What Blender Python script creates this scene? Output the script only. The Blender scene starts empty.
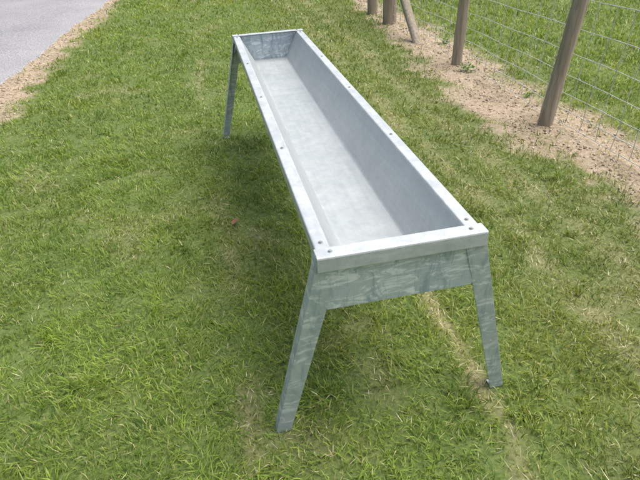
import bpy, bmesh, math, numpy as np
from mathutils import Vector, Matrix
rng=np.random.default_rng(7)
sc=bpy.context.scene
# ------------------------------------------------------------ helpers
def link(o,parent=None):
    sc.collection.objects.link(o)
    if parent: o.parent=parent
    return o
def empty(name,loc=(0,0,0)):
    e=bpy.data.objects.new(name,None); e.location=loc; e.empty_display_size=.2
    return link(e)
def mesh_obj(name,verts,faces,mat=None,parent=None,smooth=False):
    me=bpy.data.meshes.new(name); me.from_pydata([tuple(v) for v in verts],[],faces); me.update()
    if smooth: me.polygons.foreach_set("use_smooth",[True]*len(me.polygons))
    o=bpy.data.objects.new(name,me)
    if mat: me.materials.append(mat)
    return link(o,parent)
_g={}
def vnoise(x,y,scale,seed):
    """smooth value noise 0..1"""
    if seed not in _g: _g[seed]=np.random.default_rng(seed).random((256,256))
    G=_g[seed]; X=np.asarray(x)/scale+1000; Y=np.asarray(y)/scale+1000
    xi=np.floor(X).astype(int); yi=np.floor(Y).astype(int); fx=X-xi; fy=Y-yi
    fx=fx*fx*(3-2*fx); fy=fy*fy*(3-2*fy)
    a=G[xi%256,yi%256];b=G[(xi+1)%256,yi%256];c=G[xi%256,(yi+1)%256];d=G[(xi+1)%256,(yi+1)%256]
    return (a*(1-fx)+b*fx)*(1-fy)+(c*(1-fx)+d*fx)*fy
def fbm(x,y,s,seed,n=3):
    t=0;w=0
    for i in range(n):
        t=t+vnoise(x,y,s/2**i,seed+i)*.5**i; w+=.5**i
    return t/w
def sstep(a,b,x):
    t=np.clip((x-a)/(b-a),0,1); return t*t*(3-2*t)
def road_edge(y): return -2.35+.1106*(y-4.5)+.03*np.sin(y*1.7)
def verge_edge(y): return -2.08+.067*(y-3.33)
def hgt(x,y):
    m=sstep(0,.5,x-road_edge(y))
    return (-.012+.024*fbm(x,y,.8,11,2))*m
def verge_mask(x,y):
    n=(fbm(x,y,.25,21)-.5)*.45+(vnoise(x,y,.05,25)-.5)*.12
    return 1-sstep(-.13,.13,x-verge_edge(y)+n)
def strip_mask(x,y):
    n=(fbm(x,y,.35,31)-.5)*.5+(vnoise(x,y,.06,35)-.5)*.16
    le=1.53+.27*sstep(3.2,5.8,y)
    return sstep(-.13,.13,x-le+n)*(1-sstep(-.2,.2,x-2.22+n))
def dry(x,y):
    n=fbm(x,y,.30,41); n2=fbm(x,y,.09,51,3)
    wob=.09*(vnoise(y*0,y,.6,61)-.5)+.04*(vnoise(y*0,y,.13,62)-.5)
    def st(x0,w,a): return a*np.exp(-((x-x0-wob)/w)**2)
    s=st(.315,.030,.85)*sstep(.25,.75,vnoise(x*0,y,.10,63)+.2)*(1-sstep(.8,1.8,y))+st(.90,.06,.40)*sstep(.3,.6,fbm(x,y,.4,64))+st(1.2,.08,.32)+st(-.47,.05,.40)*sstep(.3,.7,vnoise(x*0,y,.5,65))
    return np.clip(s*(0+1.7*n2)+sstep(.60,.85,n)*.25+.04*sstep(.3,1.,x),0,1)
# ------------------------------------------------------------ materials
def newmat(name):
    m=bpy.data.materials.new(name); m.use_nodes=True; nt=m.node_tree; nt.nodes.clear()
    out=nt.nodes.new("ShaderNodeOutputMaterial"); b=nt.nodes.new("ShaderNodeBsdfPrincipled")
    nt.links.new(b.outputs[0],out.inputs[0]); return m,nt,b,out
def N(nt,t,**k):
    n=nt.nodes.new(t)
    for a,v in k.items():
        if a in n.inputs: n.inputs[a].default_value=v
        else: setattr(n,a,v)
    return n
def ramp(nt,src,stops):
    r=nt.nodes.new("ShaderNodeValToRGB"); e=r.color_ramp.elements
    while len(e)<len(stops): e.new(.5)
    for i,(p,c) in enumerate(stops):
        e[i].position=p; e[i].color=(*c,1) if len(c)==3 else c
    nt.links.new(src,r.inputs[0]); return r
def noise(nt,scale,detail=4,rough=.6,dist=0,vec=None):
    n=N(nt,"ShaderNodeTexNoise"); n.inputs["Scale"].default_value=scale; n.inputs["Detail"].default_value=detail
    n.inputs["Roughness"].default_value=rough; n.inputs["Distortion"].default_value=dist
    if vec: nt.links.new(vec,n.inputs["Vector"])
    return n
def mix(nt,a,b,f,blend="MIX"):
    m=nt.nodes.new("ShaderNodeMix"); m.data_type='RGBA'; m.blend_type=blend
    for s,v in ((m.inputs[6],a),(m.inputs[7],b),(m.inputs[0],f)):
        if isinstance(v,bpy.types.NodeSocket): nt.links.new(v,s)
        else: s.default_value=(*v,1) if isinstance(v,tuple) else v
    return m.outputs[2]
def bump(nt,h,b,strength,dist):
    n=nt.nodes.new("ShaderNodeBump"); n.inputs["Strength"].default_value=strength; n.inputs["Distance"].default_value=dist
    nt.links.new(h,n.inputs["Height"]); nt.links.new(n.outputs[0],b.inputs["Normal"])
def coords(nt,scale=(1,1,1),rot=(0,0,0)):
    t=nt.nodes.new("ShaderNodeTexCoord"); m=nt.nodes.new("ShaderNodeMapping"); m.inputs["Scale"].default_value=scale; m.inputs["Rotation"].default_value=rot
    nt.links.new(t.outputs["Object"],m.inputs[0]); return m.outputs[0]

def galv(name,c0,c1,smudge=0.,metal=.55,rough=.42,sc1=9,lo=.35,hi=.65):
    m,nt,b,_=newmat(name); v=coords(nt)
    n1=noise(nt,sc1,6,.65,.3,v); base=ramp(nt,n1.outputs[0],[(lo,c0),(hi,c1)]).outputs[0]
    vo=N(nt,"ShaderNodeTexVoronoi"); vo.inputs["Scale"].default_value=75; nt.links.new(v,vo.inputs["Vector"])
    sp=ramp(nt,vo.outputs["Color"],[(.0,(.90,.90,.90)),(1,(1.0,1.0,1.0))]).outputs[0]
    base=mix(nt,base,sp,.8,"MULTIPLY")
    # fine long scuffs along the sheet
    vsx=coords(nt,(60,2.5,60),(0,0,.12)); sc_=ramp(nt,noise(nt,1.,5,.7,.2,vsx).outputs[0],[(.35,(.93,.93,.93)),(.65,(1.03,1.03,1.03))]).outputs[0]
    base=mix(nt,base,sc_,1.,"MULTIPLY")
    if smudge:
        # wiped, chalky passivation marks: stretched strokes at two angles
        va=coords(nt,(9,9,34),(0,.5,0)); vb=coords(nt,(30,30,8),(0,.35,0))
        f=ramp(nt,noise(nt,1.,7,.70,1.3,va).outputs[0],[(.50,(0,0,0)),(.58,(smudge,)*3)]).outputs[0]
        base=mix(nt,base,(.78,.81,.83),f)
        f3=ramp(nt,noise(nt,1.,7,.72,.9,vb).outputs[0],[(.50,(0,0,0)),(.62,(smudge*.8,)*3)]).outputs[0]
        base=mix(nt,base,(.25,.35,.40),f3)
    nt.links.new(base,b.inputs["Base Color"])
    b.inputs["Metallic"].default_value=metal
    r=ramp(nt,noise(nt,22,5,.6,.3,v).outputs[0],[(.3,(rough-.08,)*3),(.7,(rough+.12,)*3)]); nt.links.new(r.outputs[0],b.inputs["Roughness"])
    bump(nt,noise(nt,60,4,.6,0,v).outputs[0],b,.10,.002)
    return m
m_sheet=galv("galvanised_sheet",(.435,.475,.475),(.485,.52,.52),0,.35,.48,4)
m_rim=galv("galvanised_rim",(.50,.54,.55),(.57,.60,.61),.25,.3,.5,8)
m_leg=galv("galvanised_angle",(.44,.51,.53),(.54,.59,.60),.75,.3,.5,12)
m_plate=galv("galvanised_end_plate",(.47,.55,.58),(.55,.61,.63),.95,.3,.5,9)
m_bolt=galv("zinc_bolt",(.33,.34,.34),(.46,.47,.47),0,.6,.45,40)

def wood():
    m,nt,b,_=newmat("weathered_wood"); v=coords(nt,(30,30,1.6))
    n=noise(nt,1.6,6,.65,.4,v)
    c=ramp(nt,n.outputs[0],[(.25,(.19,.155,.115)),(.5,(.36,.30,.23)),(.75,(.50,.44,.35))]).outputs[0]
    v2=coords(nt); n2=noise(nt,4,3,.5,0,v2)
    c=mix(nt,c,(.22,.22,.14),ramp(nt,n2.outputs[0],[(.5,(0,0,0)),(.75,(.5,.5,.5))]).outputs[0])
    nt.links.new(c,b.inputs["Base Color"]); b.inputs["Roughness"].default_value=.9
    bump(nt,n.outputs[0],b,.7,.008); return m
m_wood=wood()
def wire():
    m,nt,b,_=newmat("fence_wire_zinc"); v=coords(nt)
    c=ramp(nt,noise(nt,12,3,.5,0,v).outputs[0],[(.3,(.48,.49,.48)),(.7,(.66,.67,.66))]).outputs[0]
    nt.links.new(c,b.inputs["Base Color"]); b.inputs["Metallic"].default_value=.2; b.inputs["Roughness"].default_value=.5; return m
m_wire=wire()
def asphalt():
    m,nt,b,_=newmat("asphalt"); v=coords(nt)
    c=ramp(nt,noise(nt,60,7,.85,0,v).outputs[0],[(.36,(.12,.12,.127)),(.5,(.30,.30,.31)),(.64,(.54,.535,.53))]).outputs[0]
    c=mix(nt,c,ramp(nt,noise(nt,1.3,5,.6,.3,v).outputs[0],[(.3,(.80,.80,.82)),(.7,(1.03,1.02,1.01))]).outputs[0],1.,"MULTIPLY")
    nt.links.new(c,b.inputs["Base Color"]); b.inputs["Roughness"].default_value=.85
    bump(nt,noise(nt,90,3,.7,0,v).outputs[0],b,.7,.006); return m
m_road=asphalt()
def groundmat():
    m,nt,b,_=newmat("soil_and_turf"); v=coords(nt)
    a=N(nt,"ShaderNodeAttribute",attribute_name="dirt"); d=N(nt,"ShaderNodeAttribute",attribute_name="dry"); f=N(nt,"ShaderNodeAttribute",attribute_name="far")
    th=ramp(nt,noise(nt,55,6,.75,.5,v).outputs[0],[(.3,(.05,.085,.018)),(.5,(.11,.165,.035)),(.72,(.24,.25,.09))]).outputs[0]
    th=mix(nt,th,(.34,.29,.16),d.outputs["Fac"])
    soil=ramp(nt,noise(nt,38,7,.75,.3,v).outputs[0],[(.28,(.24,.18,.12)),(.5,(.46,.365,.26)),(.72,(.64,.54,.41))]).outputs[0]
    soil=mix(nt,soil,ramp(nt,noise(nt,4,5,.65,0,v).outputs[0],[(.35,(.70,.68,.62)),(.65,(1.02,1.0,.98))]).outputs[0],1.,"MULTIPLY")
    fg=ramp(nt,noise(nt,1.2,8,.75,.2,v).outputs[0],[(.3,(.10,.18,.03)),(.7,(.19,.28,.055))]).outputs[0]
    c=mix(nt,th,fg,f.outputs["Fac"]); c=mix(nt,c,soil,a.outputs["Fac"])
    nt.links.new(c,b.inputs["Base Color"]); b.inputs["Roughness"].default_value=.95
    bump(nt,noise(nt,70,6,.7,0,v).outputs[0],b,.8,.012); return m
m_ground=groundmat()
def blademat(name,trans,rough=.5):
    m,nt,b,out=newmat(name)
    a=N(nt,"ShaderNodeAttribute",attribute_name="tint")
    nt.links.new(a.outputs["Color"],b.inputs["Base Color"]); b.inputs["Roughness"].default_value=rough
    b.inputs["Specular IOR Level"].default_value=.35
    if trans:
        t=N(nt,"ShaderNodeBsdfTranslucent"); nt.links.new(mix(nt,a.outputs["Color"],(1.25,1.15,.6),1.,"MULTIPLY"),t.inputs[0])
        mx=N(nt,"ShaderNodeMixShader"); mx.inputs[0].default_value=trans
        nt.links.new(b.outputs[0],mx.inputs[1]); nt.links.new(t.outputs[0],mx.inputs[2]); nt.links.new(mx.outputs[0],out.inputs[0])
    return m
m_blade=blademat("grass_blade",.33,.45); m_straw=blademat("dry_straw",0,.7); m_crumb=blademat("soil_crumb",0,.95)
# ------------------------------------------------------------ ground
def axis(lo,hi,step,far):
    a=list(np.arange(lo,hi+1e-6,step)); s=step
    L=[];v=lo
    while v>-far: s*=1.35; v-=s; L.append(v)
    s=step;v=hi;Rr=[]
    while v<far: s*=1.35; v+=s; Rr.append(v)
    return np.array(L[::-1]+a+Rr)
gx=axis(-3.2,4.2,.035,600); gy=axis(-1.6,9,.04,600)
X,Y=np.meshgrid(gx,gy,indexing='ij'); nx,ny=X.shape
Z=hgt(X,Y)+ (fbm(X,Y,.12,71)-.5)*.026*strip_mask(X,Y)
V=np.stack([X,Y,Z],-1).reshape(-1,3)
idx=np.arange(nx*ny).reshape(nx,ny)
Fq=np.stack([idx[:-1,:-1],idx[1:,:-1],idx[1:,1:],idx[:-1,1:]],-1).reshape(-1,4)
def fast_mesh(name,V,F,mat,attrs=None,color=None,smooth=False,parent=None):
    me=bpy.data.meshes.new(name); k=F.shape[1] if not isinstance(F,tuple) else None
    if k: loops=F.ravel(); tot=np.full(len(F),k)
    else: loops,tot=F
    me.vertices.add(len(V)); me.vertices.foreach_set("co",V.astype(np.float32).ravel())
    me.loops.add(len(loops)); me.loops.foreach_set("vertex_index",loops.astype(np.int32))
    me.polygons.add(len(tot)); st=np.concatenate([[0],np.cumsum(tot)[:-1]]).astype(np.int32)
    me.polygons.foreach_set("loop_start",st)
    me.update(calc_edges=True)
    if smooth: me.polygons.foreach_set("use_smooth",np.ones(len(tot),bool))
    for n,a in (attrs or {}).items():
        at=me.attributes.new(n,'FLOAT','POINT'); at.data.foreach_set("value",a.astype(np.float32).ravel())
    if color is not None:
        at=me.attributes.new("tint",'FLOAT_COLOR','POINT'); c=np.ones((len(V),4),np.float32); c[:,:3]=color; at.data.foreach_set("color",c.ravel())
    me.materials.append(mat); o=bpy.data.objects.new(name,me); return link(o,parent)
dist=np.hypot(X+.42,Y+1.04)
fast_mesh("ground",V,Fq,m_ground,{"dirt":np.clip(strip_mask(X,Y)*(np.abs(Y)<60)+verge_mask(X,Y)*(X>-7)*(np.abs(Y)<60),0,1),"dry":dry(X,Y),"far":sstep(9,16,dist)},smooth=True)
# road
ys=np.concatenate([np.arange(-45,2,1.0),np.arange(2,13,.06),np.arange(13,90,1.0)])
re=road_edge(ys)+(vnoise(ys*0,ys,.12,81)-.5)*.05+(vnoise(ys*0,ys,.5,83)-.5)*.08
rv=[];rf=[]
for i,(y,e) in enumerate(zip(ys,re)):
    for j,(dx,z) in enumerate(((0,-.01),(-.02,.012),(-.5,.02),(-1.8,.035),(-3.1,.02),(-3.6,-.01))): rv.append((e+dx,y,z+.004))
    if i: 
        for j in range(5): a=(i-1)*6+j; rf.append((a,a+6,a+7,a+1))
mesh_obj("road",rv,rf,m_road,smooth=True)
# ------------------------------------------------------------ grass
C=np.array([-.42,-1.04])
def sample(nf,dmax,dmin=.25,half=45):
    out=[]
    edges=[dmin]+[e for e in (.6,1,1.5,2,2.5,3,3.5,4,5,6,7,8,10,12,14,16,18) if dmin<e<dmax]+[dmax]
    for a,b in zip(edges[:-1],edges[1:]):
        ang=math.radians(72 if b<=1.5 else half)
        area=ang*(b*b-a*a); n=int(area*nf((a+b)/2)); d=np.sqrt(rng.random(n)*(b*b-a*a)+a*a); t=math.radians(11)+(rng.random(n)*2-1)*ang
        out.append(np.stack([C[0]+d*np.sin(t),C[1]+d*np.cos(t),d],1))
    return np.concatenate(out)
def blades(P,length,width,lean,az,curl,col_base,col_tip):
    n=len(P); dx=np.cos(az);dy=np.sin(az); wx=-dy;wy=dx
    tw=rng.normal(0,.9,n); wx,wy=wx*np.cos(tw)-wy*np.sin(tw),wx*np.sin(tw)+wy*np.cos(tw)
    z0=hgt(P[:,0],P[:,1])-.003
    base=np.stack([P[:,0],P[:,1],z0],1); w=np.stack([wx,wy,0*wx],1)*(width/2)[:,None]
    def seg(l,a): return np.stack([dx*np.sin(a)*l,dy*np.sin(a)*l,np.cos(a)*l],1)
    m=base+seg(length*.5,lean); t=m+seg(length*.5,np.minimum(lean+curl,2.1))
    t[:,2]=np.maximum(t[:,2],z0+.004)
    V=np.stack([base-w*.8,base+w*.8,m-w,m+w,t],1).reshape(-1,3)
    i=np.arange(n)[:,None]*5
    loops=(i+np.array([[0,1,3,2,2,3,4]])).ravel(); tot=np.tile([4,3],n)
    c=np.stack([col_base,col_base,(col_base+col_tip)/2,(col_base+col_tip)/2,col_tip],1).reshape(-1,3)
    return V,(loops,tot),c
P=sample(lambda d:13500*min(1,(2.1/d)**1.65),15.5)
x,y,d=P.T
cl=fbm(x,y,.085,101,2)
keep=(sstep(.15,.5,cl)*.75+.25)*(1-.95*strip_mask(x,y))*(1-.95*verge_mask(x,y))*(1-.55*dry(x,y))
keep*=(x>road_edge(y)+.03)
P=P[rng.random(len(P))<keep]; x,y,d=P.T; n=len(P); NB=n
cl=fbm(x,y,.085,101,2); cl2=fbm(x,y,.5,105); D=dry(x,y)
inner=sstep(.2,.8,x)*(x<1.7)
field=(x>2.0)
tuft=sstep(.72,.9,vnoise(x,y,.13,109))
L=(.028+.028*rng.random(n))*(.65+.65*cl+.45*tuft)*(1-.3*D)*np.where(field,1.4,1.)*np.clip((d/5)**.3,1,1.4)
Wd=(.0019+.0020*rng.random(n))*np.clip((d/2.1)**.85,1,6)*(1+.3*tuft)
az=rng.random(n)*6.283; flow=fbm(x,y,.18,111,1)*12.; az=np.where(rng.random(n)<.5,flow+rng.normal(0,.7,n),az)
lean=np.abs(rng.normal(.5,.38,n))+.25*(1-cl); curl=np.abs(rng.normal(.6,.4,n))
g1=np.array([.215,.375,.045]); g2=np.array([.43,.53,.10]); g3=np.array([.085,.19,.032]); yl=np.array([.60,.55,.28])
k=np.clip(.12+.78*fbm(x,y,.16,121,3)+rng.normal(0,.27,n),0,1)[:,None]
col=g3*(1-k)+g2*k; col=np.where(k>.5,col*.6+g1*.4,col)
col=col*(1+.36*(cl2-.5))[:,None]
moss=(sstep(.55,.8,fbm(x,y,.9,125,2)))[:,None]; col=col*(1+moss*np.array([.16,.04,-.1]))
col=col*(1-inner[:,None]*np.array([.12,.17,.08]))
isdry=(rng.random(n)<(.06+.40*D+.06*inner))[:,None]
col=np.where(isdry,yl*(.6+.6*rng.random((n,1))),col)
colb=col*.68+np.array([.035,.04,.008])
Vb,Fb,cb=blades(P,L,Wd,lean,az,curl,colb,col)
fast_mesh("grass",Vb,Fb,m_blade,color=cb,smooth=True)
# clippings / straw, lying
P=sample(lambda d:4000*min(1,(2.2/d)**1.5),14,half=42)
x,y,d=P.T
keep=(.035+.80*dry(x,y)+.45*strip_mask(x,y)+.4*verge_mask(x,y)*(x>road_edge(y)+.02))*(x>road_edge(y)+.02)
P=P[rng.random(len(P))<keep];x,y,d=P.T;n=len(P)
cb=np.array([.58,.52,.34])*(.5+.75*rng.random((n,1)))
L=.012+.032*rng.random(n); az=rng.normal(1.57,.9,n); Wd=(.0010+.0012*rng.random(n))*np.clip((d/2.2)**.8,1,4)
Vb,Fb,c2=blades(P,L,Wd,rng.normal(1.45,.12,n),az,rng.normal(.05,.2,n),cb,cb)
sm=strip_mask(x,y)+verge_mask(x,y)
Vb[:,2]+=np.repeat(np.where(sm>.4,.006,.004+.018*rng.random(n)),5)
fast_mesh("dead_grass_clippings",Vb,Fb,m_straw,color=c2)
# crumbs / stones on soil
P=sample(lambda d:2600*min(1,(3./d)**1.2),14,half=42); x,y,d=P.T
keep=(strip_mask(x,y)+verge_mask(x,y)*(x>road_edge(y)-.03)*.9)>.35+.5*rng.random(len(x))
P=P[keep];x,y,d=P.T;n=len(P)
oct_=np.array([[1,0,0],[0,1,0],[-1,0,0],[0,-1,0],[0,0,1],[0,0,-.6]]); of=np.array([[0,1,4],[1,2,4],[2,3,4],[3,0,4],[1,0,5],[2,1,5],[3,2,5],[0,3,5]])
s=(.0025+.009*rng.random(n)**3)*np.clip((d/3)**.4,1,2); sh=rng.uniform(.55,1.2,(n,6,1)); a=rng.random(n)*6.28
ov=oct_[None]*sh*s[:,None,None]*np.array([1.3,.9,.7]); ca,sa=np.cos(a)[:,None],np.sin(a)[:,None]
ov=np.stack([ov[...,0]*ca-ov[...,1]*sa,ov[...,0]*sa+ov[...,1]*ca,ov[...,2]],-1)
ov+=np.stack([x,y,hgt(x,y)+.003],1)[:,None]
cc=np.repeat((np.array([.48,.39,.29])*(.55+.75*rng.random((n,1)))+.05*rng.random((n,1))),6,0)
fast_mesh("gravel",ov.reshape(-1,3),(np.arange(n)[:,None,None]*6+of[None]).reshape(-1,3),m_crumb,color=cc)
# broad-leaved weeds and a dead leaf
def tinted(o,c):
    at=o.data.attributes.new("tint",'FLOAT_COLOR','POINT'); c=np.array(c,float); at.data.foreach_set("color",np.concatenate([c,np.ones((len(c),1))],1).astype(np.float32).ravel())
def weed(px,py,r,nl,seed):
    q=np.random.default_rng(seed); vs=[];fs=[];cs=[]
    z0=float(hgt(np.array([px]),np.array([py]))[0])
    for i in range(nl):
        a=q.random()*6.283; el=q.uniform(.1,1.2); l=r*q.uniform(.3,.8); w=l*.25
        h0=q.uniform(0,r*1.0); o=np.array([px+q.normal(0,r*.4),py+q.normal(0,r*.4),z0+h0*.8])
        dd=np.array([math.cos(a)*math.cos(el),math.sin(a)*math.cos(el),math.sin(el)]); sd=np.array([-math.sin(a),math.cos(a),0])
        b=len(vs); 
        for p in (o,o+dd*l*.4-sd*w,o+dd*l*.4+sd*w,o+dd*l*.75-sd*w*.6-np.array([0,0,l*.05]),o+dd*l*.75+sd*w*.6-np.array([0,0,l*.05]),o+dd*l-np.array([0,0,l*.15])): vs.append(p)
        fs+= [(b,b+2,b+1),(b+1,b+2,b+4,b+3),(b+3,b+4,b+5)]
        c=np.array([.15,.28,.06])*q.uniform(.7,1.4); cs+= [c]*6
    tinted(mesh_obj("weed_plant",vs,fs,m_blade),cs)
for i,(a,b,r,nl) in enumerate([(1.86,3.38,.06,60),(2.0,2.6,.04,40),(1.9,1.12,.05,40),(2.1,4.4,.06,50)]): weed(a,b,r,nl,200+i)
lx,ly=-.40,1.30; lz=float(hgt(np.array([lx]),np.array([ly]))[0])+.034
lv=[(0,-.022,.0),(-.010,-.008,.004),(0,-.006,-.001),(.011,-.009,.005),(-.012,.006,.005),(0,.006,-.001),(.012,.007,.003),(0,.024,.006)]
tinted(mesh_obj("dead_leaf",[(lx+a*1.3+b*.6,ly+b*1.2,lz+c) for a,b,c in lv],[(0,2,1),(0,3,2),(1,2,5,4),(2,3,6,5),(4,5,7),(5,6,7)],m_straw),[(.26,.12,.07)]*8)
# ------------------------------------------------------------ trough
H=.665; LN=2.551; w=.225
tr=empty("feeding_trough")
def solid(o,t,off=-1,bev=.0012):
    s=o.modifiers.new("s",'SOLIDIFY'); s.thickness=t; s.offset=off
    b=o.modifiers.new("b",'BEVEL'); b.width=bev; b.segments=2; b.limit_method='ANGLE'
def extr(name,prof,y0,y1,mat,ny=1,t=.0025,wav=0.):
    vs=[];fs=[];m=len(prof)
    for j in range(ny+1):
        yy=y0+(y1-y0)*j/ny
        for i,(a,b) in enumerate(prof):
            k=math.sin(yy*5.1+i)*.6+math.sin(yy*11.3+2*i)*.4
            vs.append((a+wav*k,yy,b+wav*.4*math.sin(yy*7+i)))
    for j in range(ny):
        for i in range(m-1):
            q=j*m+i; fs.append((q,q+m,q+m+1,q+1))
    o=mesh_obj(name,vs,fs,mat,tr); solid(o,t,0); return o
T=.16; bw=.105; lip=.040
def rnd(pts,r=.008,k=3):
    out=[pts[0]]
    for a,b,c in zip(pts[:-2],pts[1:-1],pts[2:]):
        a,b,c=map(lambda p:np.array(p,float),(a,b,c)); p0=b+(a-b)/np.linalg.norm(a-b)*r; p1=b+(c-b)/np.linalg.norm(c-b)*r
        for i in range(k+1):
            t=i/k; out.append(tuple((1-t)**2*p0+2*t*(1-t)*b+t*t*p1))
    return out+[pts[-1]]
wi=w-lip
extr("tray_sheet",rnd([(-wi+.001,H-.004),(-bw,H-T),(bw,H-T),(wi-.001,H-.004)],.008),.014,LN-.014,m_sheet,30,.0025,.0003)
for sgn,nm in ((-1,"rim_a"),(1,"rim_b")):
    extr(nm,rnd([(sgn*(w-.002),H-.032),(sgn*(w-.002),H),(sgn*wi,H),(sgn*(wi-.001),H-.012)],.004),.014,LN-.014,m_rim,8,.003)
def box(name,c,s,mat,rot=None,bev=.002):
    bm=bmesh.new(); bmesh.ops.create_cube(bm,size=1); bmesh.ops.scale(bm,vec=s,verts=bm.verts)
    if rot: bmesh.ops.rotate(bm,matrix=rot,verts=bm.verts)
    bmesh.ops.translate(bm,vec=c,verts=bm.verts); me=bpy.data.meshes.new(name); bm.to_mesh(me); bm.free()
    me.materials.append(mat); o=link(bpy.data.objects.new(name,me),tr)
    b=o.modifiers.new("b",'BEVEL'); b.width=bev; b.segments=2; return o
def endset(y0,sg,tag):
    pl=[(-w+.008,H-.006),(-w+.008,H-T+.006),(-w+.02,H-T-.012),(w-.02,H-T-.012),(w-.008,H-T+.006),(w-.008,H-.006)]
    yy=y0+sg*.010; o=mesh_obj("end_plate_"+tag,[(a,yy,b) for a,b in pl],[(0,1,2,3,4,5)],m_plate,tr); solid(o,.003,0)
    prof=[(y0,H-.038),(y0,H+.0045),(y0+sg*.042,H+.0045)]; prof=rnd(prof,.004,2)
    x0,x1=-w-.004,w+.004; vs=[(x0,a,b) for a,b in prof]+[(x1,a,b) for a,b in prof]; m=len(prof)
    o=mesh_obj("cross_angle_"+tag,vs,[(i,i+1,i+1+m,i+m) for i in range(m-1)],m_rim,tr); solid(o,.004,0)
    for s in (-1,1):
        ox=.022 if s>0 else .010
        top=np.array([s*(w-.001),y0+sg*.0045,H-.004]); bot=np.array([s*(w+.146+ox),y0+sg*.030,hgt(np.array([s*.37]),np.array([y0]))[0]+.004])
        vs=[];fs=[]
        ks=7
        for i in range(ks):
            t=i/(ks-1); c=top*(1-t)+bot*t; wd=.060*(1-t)+.046*t
            a=c+np.array([-s*wd,0,0]); b=c; d_=c+np.array([-s*.002,sg*wd*.85,0])
            vs+= [a,b,d_]
            if i: q=(i-1)*3; fs+=[(q,q+3,q+4,q+1),(q+1,q+4,q+5,q+2)]
        o=mesh_obj("leg_%s_%s"%(tag,"a" if s<0 else "b"),vs,fs,m_leg,tr); solid(o,.004,0,.0015)
        cx,cy=bot[0]-s*.022,bot[1]+sg*.017
        box("foot_%s_%s"%(tag,"a" if s<0 else "b"),(cx,cy,bot[2]-.001),(.042,.036,.005),m_leg)
        g=[(s*(w-.006),y0+sg*.012,H-.035),(s*(w-.006),y0+sg*.13,H-.035),(s*(w+.012),y0+sg*.018,H-.13)]
        o=mesh_obj("gusset_%s_%s"%(tag,"a" if s<0 else "b"),g,[(0,1,2)],m_leg,tr); solid(o,.003,0)
def bolt(name,x,y,z,ax='Z',r=.0075):
    bm=bmesh.new(); bmesh.ops.create_cone(bm,cap_ends=True,segments=6,radius1=r,radius2=r*.9,depth=.0035)
    bmesh.ops.create_cone(bm,cap_ends=True,segments=16,radius1=r*1.5,radius2=r*1.5,depth=.0012,matrix=Matrix.Translation((0,0,-.002)))
    bmesh.ops.translate(bm,vec=(x,y,z),verts=bm.verts); me=bpy.data.meshes.new(name); bm.to_mesh(me); bm.free(); me.materials.append(m_bolt)
    link(bpy.data.objects.new(name,me),tr)
endset(0,1,"front"); endset(LN,-1,"back")
k=0
for s in (-1,1):
    for yy,z in ((.075,.006),(.70,.006),(1.28,.006),(1.85,.006),(LN-.075,.006)):
        k+=1; bolt("bolt_%d"%k,s*(w-.022),yy,H+z-.0025,r=.0045)
    for yy in (.022,LN-.022):
        k+=1; bolt("bolt_%d"%k,s*(w-.035),yy,H+.0085,r=.0045)
# ------------------------------------------------------------ fence
fe=empty("wire_fence",(0,0,0))
def post(name,base,top,r,seed,flat=True):
    q=np.random.default_rng(seed); seg=20; rings=14; b=Vector(base);t=Vector(top); ax=(t-b).normalized()
    u=ax.cross(Vector((0,1,0))).normalized(); v=ax.cross(u); vs=[];fs=[]
    ph=q.random(6)*6.28
    for i in range(rings):
        tt=i/(rings-1); c=b.lerp(t,tt)
        for j in range(seg):
            a=6.2832*j/seg; rr=r*(1+.05*math.sin(3*a+ph[0])+.03*math.sin(5*a+ph[1]+tt*2)+.04*math.sin(tt*9+ph[2])+.02*q.normal())
            if i==rings-1: rr*=.94
            vs.append(c+u*math.cos(a)*rr+v*math.sin(a)*rr*(.82 if flat else 1))
    for i in range(rings-1):
        for j in range(seg): fs.append((i*seg+j,i*seg+(j+1)%seg,(i+1)*seg+(j+1)%seg,(i+1)*seg+j))
    fs.append(tuple((rings-1)*seg+j for j in range(seg)))
    me_o=mesh_obj(name,vs,fs,m_wood,fe,smooth=True)
    e=me_o.modifiers.new("e",'EDGE_SPLIT'); e.split_angle=.8
post("post_1",(1.81,2.06,-.1),(1.93,2.06,1.15),.050,1)
post("post_2",(1.87,3.62,-.1),(1.91,3.62,1.15),.047,2)
post("post_3",(1.89,5.60,-.1),(1.88,5.60,1.25),.080,3,False)
post("post_4",(1.87,6.25,-.1),(1.87,6.25,1.2),.065,4,False)
post("post_5",(1.82,.35,-.1),(1.84,.35,1.15),.055,5)
post("post_6",(1.80,-1.4,-.1),(1.80,-1.4,1.15),.055,6)
post("post_7",(1.80,8.0,-.1),(1.82,8.0,1.15),.055,7)
post("post_8",(1.80,9.9,-.1),(1.80,9.9,1.15),.055,8)
post("strut",(1.83,4.45,-.05),(1.79,5.52,.95),.048,9)
cu=bpy.data.curves.new("netting",'CURVE'); cu.dimensions='3D'; cu.bevel_depth=.0023; cu.bevel_resolution=1
def spl(pts):
    s=cu.splines.new('POLY'); s.points.add(len(pts)-1)
    for p,c in zip(s.points,pts): p.co=(*c,1)
def fx(y,z): return 1.905+.08*max(0,min(1,z))*math.exp(-((y-2.08)/1.3)**2)+.010*math.sin(y*2.3)+.003*math.sin(z*9+y*5)
hz=[.03,.12,.22,.33,.46,.61,.79]
yA=np.arange(-3,11,.05)
def sag(y,h): return .006*math.sin(y*1.9+h*7)+.003*math.sin(y*7.7+h*3)
for h in hz: spl([(fx(y,h)+.002*math.sin(y*41+h*9),y,h+sag(y,h)) for y in yA])
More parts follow.
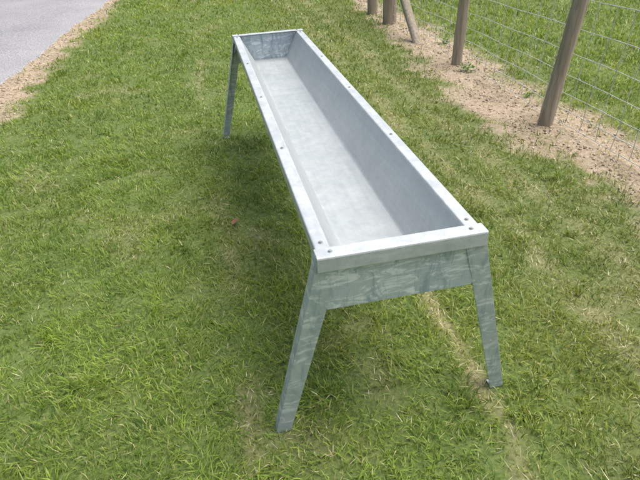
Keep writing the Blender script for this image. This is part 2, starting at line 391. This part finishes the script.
for h in (.93,1.05): spl([(fx(y,1)+.0,y,h-.01*math.sin((y-2.08)/1.6*math.pi)**2) for y in yA])
for i,y0 in enumerate(np.arange(-3,10.9,.15)):
    j=rng.normal(0,.006,len(hz)); spl([(fx(y0,h),y0+j[a],h+sag(y0,h)) for a,h in enumerate(hz)])
cu.materials.append(m_wire); no=bpy.data.objects.new("netting",cu); link(no,fe)
# ------------------------------------------------------------ light, sky, camera
SE,SA=math.radians(66),math.radians(92)   # elevation; azimuth clockwise from +Y
sd=Vector((math.sin(SA)*math.cos(SE),math.cos(SA)*math.cos(SE),math.sin(SE)))
su=bpy.data.lights.new("sun",'SUN'); su.energy=4.2; su.angle=math.radians(55); su.color=(1,.975,.93)
so=link(bpy.data.objects.new("sun",su)); so.rotation_euler=sd.to_track_quat('Z','Y').to_euler(); so.location=(6,3,8)
wd=bpy.data.worlds.new("World"); sc.world=wd; wd.use_nodes=True; nt=wd.node_tree
sky=nt.nodes.new("ShaderNodeTexSky"); sky.sky_type='NISHITA'; sky.sun_disc=False; sky.sun_elevation=SE; sky.sun_rotation=SA; sky.air_density=1.; sky.dust_density=5.
bg=nt.nodes["Background"]; nt.links.new(sky.outputs[0],bg.inputs[0]); bg.inputs[1].default_value=.15
cam=bpy.data.cameras.new("camera"); co=link(bpy.data.objects.new("camera",cam)); sc.camera=co
cam.sensor_width=36; cam.lens=528.8/640*36; cam.clip_end=2000; cam.clip_start=.02
pi,ro,ya=math.radians(33.59),math.radians(-2.76),math.radians(11.07)
f=Vector((math.sin(ya)*math.cos(pi),math.cos(ya)*math.cos(pi),-math.sin(pi))); r=Vector((math.cos(ya),-math.sin(ya),0)); u=r.cross(f)
r2=r*math.cos(ro)+u*math.sin(ro); u2=-r*math.sin(ro)+u*math.cos(ro)
M=Matrix((r2,u2,-f)).transposed().to_4x4(); M.translation=Vector((-.422,-1.04,1.429)); co.matrix_world=M
sc.view_settings.view_transform='Standard'; sc.view_settings.look='None'; sc.view_settings.exposure=0
